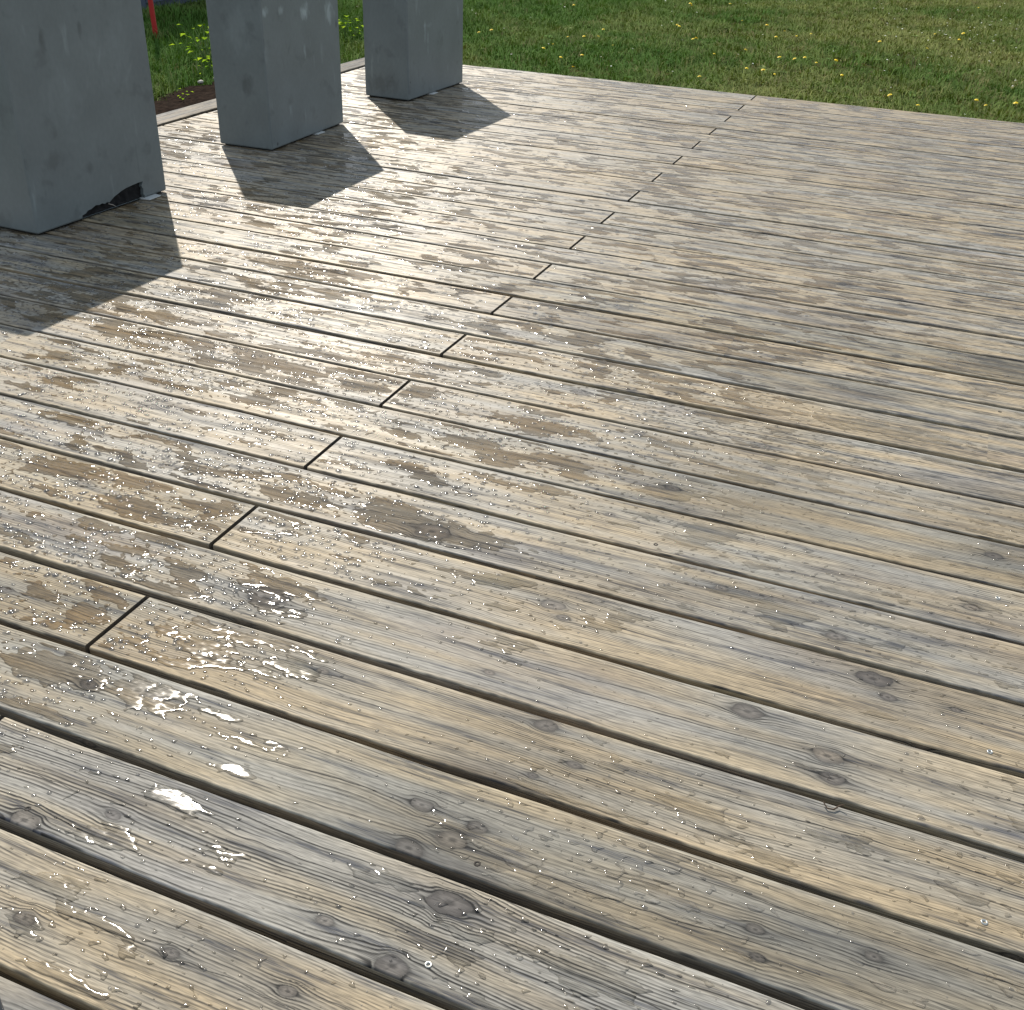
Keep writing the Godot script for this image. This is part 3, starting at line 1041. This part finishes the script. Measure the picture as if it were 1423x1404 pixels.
func build_dandelions(r: RandomNumberGenerator) -> void:
	var spots := [[-1.54, -9.82], [-1.22, -10.07], [-0.89, -9.09], [-0.63, -8.73], [-1.25, -8.27], [-0.45, -8.58], [-0.34, -8.43], [-0.26, -8.67], [-0.44, -8.13], [-0.95, -7.63], [-0.52, -7.33], [-0.11, -7.13], [-0.08, -7.25], [0.01, -7.16], [0.11, -7.22], [-0.22, -7.10], [-0.35, -6.58], [-0.22, -6.52], [-0.17, -6.57], [-0.52, -6.08],
		[0.23, -6.74], [0.31, -8.34], [0.63, -8.27], [0.65, -9.26], [0.87, -9.28], [0.84, -8.91], [0.90, -11.60], [0.61, -6.08], [0.76, -5.88], [1.05, -6.20], [1.12, -6.15], [1.27, -6.21], [-0.68, -7.08], [-2.41, -9.11], [-2.39, -7.01], [-2.36, -7.16], [-1.70, -7.78], [-1.63, -7.38], [-1.70, -7.33], [-1.78, -7.23], [-1.77, -6.87], [-1.39, -7.07],
		[-1.74, -6.56], [-1.51, -6.27], [-1.40, -6.41], [-1.33, -6.04], [-1.53, -9.80], [-1.24, -8.26], [-0.95, -7.64]]
	var proto := base("dandelion", Vector3.ZERO)
	var st := Shape.new()
	st.tube(PackedVector3Array([Vector3(0, 0, 0), Vector3(0.004, 0.045, 0), Vector3(0, 0.088, 0)]), PackedFloat32Array([0.0018, 0.0016, 0.0016]), 5)
	put("stem", st.mesh(), plain_material(Color(0.33, 0.38, 0.15), 0.6), proto)
	var fl := Shape.new()
	for ring in 3:
		var rad: float = [0.021, 0.015, 0.009][ring]
		var y: float = [0.088, 0.092, 0.095][ring]
		var m := fl.point(Vector3(0, y + 0.001, 0), Vector3.UP)
		var count: int = [18, 14, 10][ring]
		for k in count:
			var a := TAU * k / count + ring * 0.13
			var d := func(da: float, q: float, up: float) -> int:
				var e := Vector3(cos(a + da), 0, sin(a + da))
				return fl.point(e * rad * q + Vector3(0, y + up, 0), (Vector3.UP + e * 0.5).normalized())
			var i1: int = d.call(-PI / count * 0.85, 0.85, 0.002)
			var i2: int = d.call(0.0, 1.0, 0.0)
			var i3: int = d.call(PI / count * 0.85, 0.85, 0.002)
			fl.tri(m, i1, i2); fl.tri(m, i2, i3)
	var ym := plain_material(Color(0.92, 0.82, 0.10), 0.6)
	ym.backlight_enabled = true
	ym.backlight = Color(0.5, 0.42, 0.05)
	put("flower", fl.mesh(), ym, proto)
	for k in spots.size():
		var o: Node3D = proto
		if k > 0:
			o = proto.duplicate()
			o.name = numbered("dandelion")
			add_child(o)
		o.position = Vector3(spots[k][0], LAWN, spots[k][1])
		o.rotation = Vector3(r.randf_range(-0.25, 0.45), r.randf() * TAU, r.randf_range(-0.3, 0.3))
		o.scale = Vector3.ONE * r.randf_range(0.42, 0.72)
		tag(o, "small yellow dandelion flower standing in the lawn grass", "dandelion", "dandelions in the lawn")


# ------------------------------------------------------------------ rain water on the boards
func brown_share(x: float, z: float) -> float:
	return 1.0 - smoothstep(-0.28, 0.30, x - (0.10 + 0.55 * (-z - 0.15)))


func wetness(x: float, z: float) -> float:
	var b := brown_share(x, z)
	return lerpf(0.50, 0.755, b) + 0.30 * n_plain.get_noise_2d(x * 1.9 + 31.0, z * 2.4)


func build_water() -> void:
	var close := Shape.new()
	var far := Shape.new()
	for row in range(-2, ROW_LAST + 1):
		water_on(close if row <= 7 else far, row)
	# a thin film: smooth on top, and through it the soaked, darker wood
	for k in 2:
		var m := StandardMaterial3D.new()
		m.resource_name = "rain_water"
		m.albedo_color = Color(1, 1, 1, 0.86)
		m.albedo_texture = [wood_near, wood_mid][k].albedo_texture
		m.vertex_color_use_as_albedo = true
		m.transparency = BaseMaterial3D.TRANSPARENCY_ALPHA
		m.roughness = 0.09
		m.metallic_specular = 0.4
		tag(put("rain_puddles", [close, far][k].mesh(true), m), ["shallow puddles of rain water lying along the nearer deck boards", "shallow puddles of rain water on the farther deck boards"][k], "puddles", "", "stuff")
	build_drops()


# Puddles that stand out in the photograph: x, z, half length, half width.
const POOLS := [[0.000, -0.100, 0.085, 0.036], [0.150, -0.108, 0.060, 0.026], [-0.055, -0.216, 0.030, 0.028], [-0.393, -0.560, 0.090, 0.028], [-0.162, -0.487, 0.10, 0.020], [-0.604, -1.735, 0.22, 0.028], [0.166, -0.221, 0.055, 0.024], [0.301, -0.240, 0.045, 0.020], [0.342, -0.660, 0.14, 0.030], [0.213, -0.680, 0.060, 0.022],
	[-0.524, -0.716, 0.10, 0.018], [-0.600, -1.166, 0.12, 0.028], [-0.292, -1.130, 0.13, 0.026], [-0.732, -1.255, 0.09, 0.026], [-0.779, -1.135, 0.06, 0.024], [0.353, -1.115, 0.13, 0.024], [0.338, -0.035, 0.035, 0.010], [0.262, -0.112, 0.035, 0.008], [1.022, -1.414, 0.16, 0.030], [1.154, -1.338, 0.16, 0.024], [0.167, -0.401, 0.07, 0.028]]


func water_on(s: Shape, row: int) -> void:
	var near := row <= 9
	var cx := 0.0034 if near else (0.008 if row < 20 else 0.012)
	var cz := 0.0030 if near else (0.005 if row < 20 else 0.0065)
	var xa := DECK_LEFT + 0.01
	var xb := 1.9
	if row < 4: xa = -0.45 - 0.16 * maxf(row, 0)
	elif near: xa = -0.5 - 0.17 * row
	xa = maxf(xa, DECK_LEFT + 0.01)
	var z0 := -row * PITCH - (PITCH - BOARD) * 0.5
	var nz := int(BOARD / cz) + 1
	var nx := int((xb - xa) / cx)
	var f := PackedFloat32Array()
	f.resize((nx + 1) * (nz + 1))
	var jointed := posmod(row, 2) == 1
	var pools := POOLS.filter(func(p: Array) -> bool: return int(floor(-p[1] / PITCH)) == row)
	for i in nx + 1:
		var x := xa + i * cx
		var so := row * 13.7 + (300.0 if jointed and x < 0.0 else 0.0)
		for j in nz + 1:
			var a := minf(j * cz, BOARD)
			var z := z0 - a
			var d := n_plain.get_noise_2d(x * 6.5 + so, z * 19.0) * 0.66 + n_blot.get_noise_2d(x * 20.0, z * 56.0 + so) * 0.36 + n_fine.get_noise_2d(x * 26.0 + so, z * 240.0) * 0.035
			var blob := n_warp.get_noise_2d(x * 62.0 + so, z * 95.0)
			var wet := wetness(x, z)
			var v := maxf(d - (0.98 - 1.05 * wet), (blob - (1.02 - 0.70 * wet)) * 0.8 - (0.0 if near else 0.12))
			for p in pools:
				var q: float = (x - p[0]) * (x - p[0]) / (p[2] * p[2]) + (z - p[1]) * (z - p[1]) / (p[3] * p[3])
				if q < 3.0: v = maxf(v, 0.20 * (1.0 - q) + 0.26 * n_blot.get_noise_2d(x * 22.0, z * 48.0) + 0.10 * d)
			var e := minf(a, BOARD - a)
			v -= 0.5 * (1.0 - smoothstep(0.002, 0.010, e))
			if jointed: v -= 0.8 * (1.0 - smoothstep(0.004, 0.012, absf(x)))
			f[i * (nz + 1) + j] = v
	var h1 := 0.0008
	var per := 0.055 if near else 0.075     # field units per unit of rim
	for i in nx:
		for j in nz:
			var k := i * (nz + 1) + j
			var ids := [k, k + nz + 1, k + nz + 2, k + 1]
			var any := false
			for q in ids:
				if f[q] > 0.0: any = true
			if not any: continue
			var poly := []
			for q in 4:
				var a: int = ids[q]
				var b: int = ids[(q + 1) % 4]
				if f[a] > 0.0: poly.append(corner(s, f, a, nz, nx, xa, cx, cz, z0, row, h1, per))
				if (f[a] > 0.0) != (f[b] > 0.0):
					var t := f[a] / (f[a] - f[b])
					poly.append(between(s, f, a, b, t, nz, nx, xa, cx, cz, z0, row, h1, per))
			for q in range(1, poly.size() - 1):
				s.tri(poly[0], poly[q], poly[q + 1])


func slope_at(f: PackedFloat32Array, k: int, nz: int, nx: int, cx: float, cz: float) -> Vector2:
	var i := k / (nz + 1)
	var j := k % (nz + 1)
	var i0 := maxi(i - 1, 0)
	var i1 := mini(i + 1, nx)
	var j0 := maxi(j - 1, 0)
	var j1 := mini(j + 1, nz)
	return Vector2((f[i1 * (nz + 1) + j] - f[i0 * (nz + 1) + j]) / ((i1 - i0) * cx), -(f[i * (nz + 1) + j1] - f[i * (nz + 1) + j0]) / ((j1 - j0) * cz))


func water_point(s: Shape, x: float, z: float, v: float, g: Vector2, row: int, h1: float, per: float) -> int:
	var rise := h1 * (1.0 - exp(-v / per))
	var k := h1 / per * exp(-v / per)
	var sl := g * k
	if sl.length() > 0.75: sl = sl.normalized() * 0.75
	# faint swell of the flat part, pulled about by the grain
	sl += Vector2(n_fine.get_noise_2d(x * 70.0, z * 160.0), n_fine.get_noise_2d(x * 70.0 + 9.0, z * 160.0)) * 0.028
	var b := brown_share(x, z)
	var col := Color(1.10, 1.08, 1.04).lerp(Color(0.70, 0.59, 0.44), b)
	var rim_dark := lerpf(0.66, 1.0, smoothstep(0.0, 0.05, v))      # dark refraction outline of the rim, painted into the colour
	col = Color(col.r * rim_dark, col.g * rim_dark, col.b * rim_dark)
	var fr := (-z - row * PITCH - (PITCH - BOARD) * 0.5) / BOARD
	var which: Array = plank_uv[row][0 if x < cut_at[row] else 1]
	var tv := clampf(fr, 0.012, 0.988)
	var uv := Vector2((x - NEAR_X0) / NEAR_LEN, (which[0] + tv) / 10.0 * 2040.0 / 2048.0)
	if row < -2 or row > 7: uv = Vector2((x + which[1]) / MID_LEN, (which[0] + tv) / 16.0)
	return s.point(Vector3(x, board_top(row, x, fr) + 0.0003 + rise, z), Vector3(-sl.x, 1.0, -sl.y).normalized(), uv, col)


func corner(s: Shape, f: PackedFloat32Array, k: int, nz: int, nx: int, xa: float, cx: float, cz: float, z0: float, row: int, h1: float, per: float) -> int:
	return water_point(s, xa + (k / (nz + 1)) * cx, z0 - minf((k % (nz + 1)) * cz, BOARD), f[k], slope_at(f, k, nz, nx, cx, cz), row, h1, per)


func between(s: Shape, f: PackedFloat32Array, a: int, b: int, t: float, nz: int, nx: int, xa: float, cx: float, cz: float, z0: float, row: int, h1: float, per: float) -> int:
	var ia := a / (nz + 1)
	var ib := b / (nz + 1)
	var ja := minf((a % (nz + 1)) * cz, BOARD)
	var jb := minf((b % (nz + 1)) * cz, BOARD)
	var g := slope_at(f, a, nz, nx, cx, cz).lerp(slope_at(f, b, nz, nx, cx, cz), t)
	return water_point(s, xa + lerpf(ia, ib, t) * cx, z0 - lerpf(ja, jb, t), 0.0, g, row, h1, per)


func drop_shape(sides: int, rings: int, cut: bool) -> ArrayMesh:
	# cap of a sphere that meets the wood at about 45 degrees, of unit radius
	var s := Shape.new()
	var con := deg_to_rad(46.0)
	var big := 1.0 / sin(con)
	var m := s.point(Vector3(0, big - big * cos(con), 0), Vector3.UP)
	for k in rings:
		var a := con * (k + 1) / rings
		for j in sides:
			var b := TAU * j / sides
			var d := Vector3(sin(a) * cos(b), cos(a), sin(a) * sin(b))
			s.point(Vector3(d.x * big, d.y * big - big * cos(con), d.z * big), d)
	for j in sides:
		s.tri(m, 1 + j, 1 + (j + 1) % sides)
	for k in rings - 1:
		for j in sides:
			var a := 1 + k * sides
			s.quad(a + j, a + (j + 1) % sides, a + sides + (j + 1) % sides, a + sides + j)
	if not cut:
		return s.mesh()
	var f := Shape.new()                    # tiny beads: a few plane faces are all there is to see
	for k in range(0, s.i.size(), 3):
		var p := [s.v[s.i[k]], s.v[s.i[k + 1]], s.v[s.i[k + 2]]]
		var nn: Vector3 = -(p[1] - p[0]).cross(p[2] - p[0]).normalized()
		f.tri(f.point(p[0], nn), f.point(p[1], nn), f.point(p[2], nn))
	return f.mesh()


func build_drops() -> void:
	var r := RandomNumberGenerator.new()
	r.seed = 4711
	var where := [[], [], []]
	var tint := [[], [], []]
	for k in 190000:
		var row := int(floor(lerpf(-2.0, 34.0, pow(r.randf(), 1.6))))
		if row > ROW_LAST: continue
		var a := r.randf_range(0.007, BOARD - 0.007)
		var z := -row * PITCH - (PITCH - BOARD) * 0.5 - a
		var x := r.randf_range(maxf(-2.0, -0.55 - 0.17 * row), 1.9)
		if posmod(row, 2) == 1 and absf(x) < 0.012: continue
		var b := brown_share(x, z)
		var c := n_blot.get_noise_2d(x * 6.0 + 80.0, z * 8.0)
		var dense := lerpf(0.010, 0.20, b) + 0.8 * c * lerpf(0.05, 1.0, b)
		if row > 8: dense *= (1.0 - 0.95 * smoothstep(-0.1, 0.7, x)) * lerpf(1.0, 0.30, smoothstep(14.0, 26.0, row)) * (1.0 - 0.9 * smoothstep(-0.9, 0.1, x) * smoothstep(10.0, 15.0, row))
		if r.randf() > dense: continue
		var size := 0.0009 + 0.0056 * pow(r.randf(), 2.3) * lerpf(0.45, 1.0, b)
		if row > 8: size *= 1.35
		var st := r.randf_range(0.8, 1.45)
		var turn := Basis(Vector3.UP, r.randf_range(-0.5, 0.5))
		var bs := turn * Basis().scaled(Vector3(size * st, size * r.randf_range(0.7, 1.15), size / st)) * Basis(Vector3.UP, r.randf() * TAU)
		var g := 0 if row <= 5 and size > 0.0024 else (1 if row <= 8 else 2)
		where[g].append(Transform3D(bs, Vector3(x, board_top(row, x, a / BOARD) + 0.0002, z)))
		tint[g].append(Color.WHITE)
	for k in 9000:
		var row := r.randi_range(-2, 7)
		var a := r.randf_range(0.012, BOARD - 0.012)
		var z := -row * PITCH - (PITCH - BOARD) * 0.5 - a
		var x := r.randf_range(-0.55 - 0.17 * maxf(row, 0), 0.9)
		var b := brown_share(x, z)
		if posmod(row, 2) == 1 and absf(x) < 0.016: continue
		if r.randf() > 0.55 * b + 1.0 * n_blot.get_noise_2d(x * 5.0 - 30.0, z * 7.0) * b - 0.08: continue
		var size := r.randf_range(0.0024, 0.0050)
		var bs := Basis(Vector3.UP, r.randf_range(-0.4, 0.4)) * Basis().scaled(Vector3(size * r.randf_range(1.0, 1.6), size * r.randf_range(0.7, 1.0), size * r.randf_range(0.7, 1.0)))
		where[0].append(Transform3D(bs, Vector3(x, board_top(row, x, a / BOARD) + 0.0002, z)))
		tint[0].append(Color.WHITE)
	for g in 3:
		var m := StandardMaterial3D.new()
		m.resource_name = "rain_drop_water"
		m.albedo_color = Color(0.24, 0.225, 0.20, [0.30, 0.22, 0.20][g])
		m.transparency = BaseMaterial3D.TRANSPARENCY_ALPHA
		m.roughness = [0.10, 0.11, 0.13][g]
		scatter("rain_drops", ["largest beads of rain water on the nearer deck boards", "small beads of rain water on the nearer deck boards", "beads of rain water on the farther deck boards"][g], drop_shape([14, 7, 6][g], [4, 3, 2][g], g > 0), m, where[g], tint[g])


# ------------------------------------------------------------------ small things
func build_small_things() -> void:
	# curled dry twig on a board
	var tw := Shape.new()
	tw.tube(PackedVector3Array([Vector3(-0.012, 0.004, -0.003), Vector3(-0.006, 0.002, 0.004), Vector3(0.002, 0.002, 0.003), Vector3(0.007, 0.003, -0.004), Vector3(0.013, 0.008, -0.005)]), PackedFloat32Array([0.0007, 0.0011, 0.0012, 0.0010, 0.0006]), 6)
	tag(put("twig", tw.mesh(), plain_material(Color(0.26, 0.20, 0.14), 0.8), self, Vector3(1.055, 0.001, -0.285)), "tiny curled dry twig lying on a tan board at the right", "twig")
	# grey metal leg that stands just inside the lower left corner
	var o := base("metal_post", Vector3(0.447, 0.0, 0.420))
	tag(o, "slim blue-grey metal post cut off by the lower left corner", "post")
	var p := Shape.new()
	p.tube(PackedVector3Array([Vector3(0, 0.012, 0), Vector3(0, 0.2, 0), Vector3(0, 0.42, 0)]), PackedFloat32Array([0.008, 0.008, 0.008]), 20)
	put("tube", p.mesh(), plain_material(Color(0.36, 0.40, 0.45), 0.35, 0.6), o)
	var c := Shape.new()
	c.tube(PackedVector3Array([Vector3(0, 0.001, 0), Vector3(0, 0.020, 0)]), PackedFloat32Array([0.0105, 0.0098]), 20)
	put("rubber_foot", c.mesh(), plain_material(Color(0.05, 0.05, 0.05), 0.8), o)
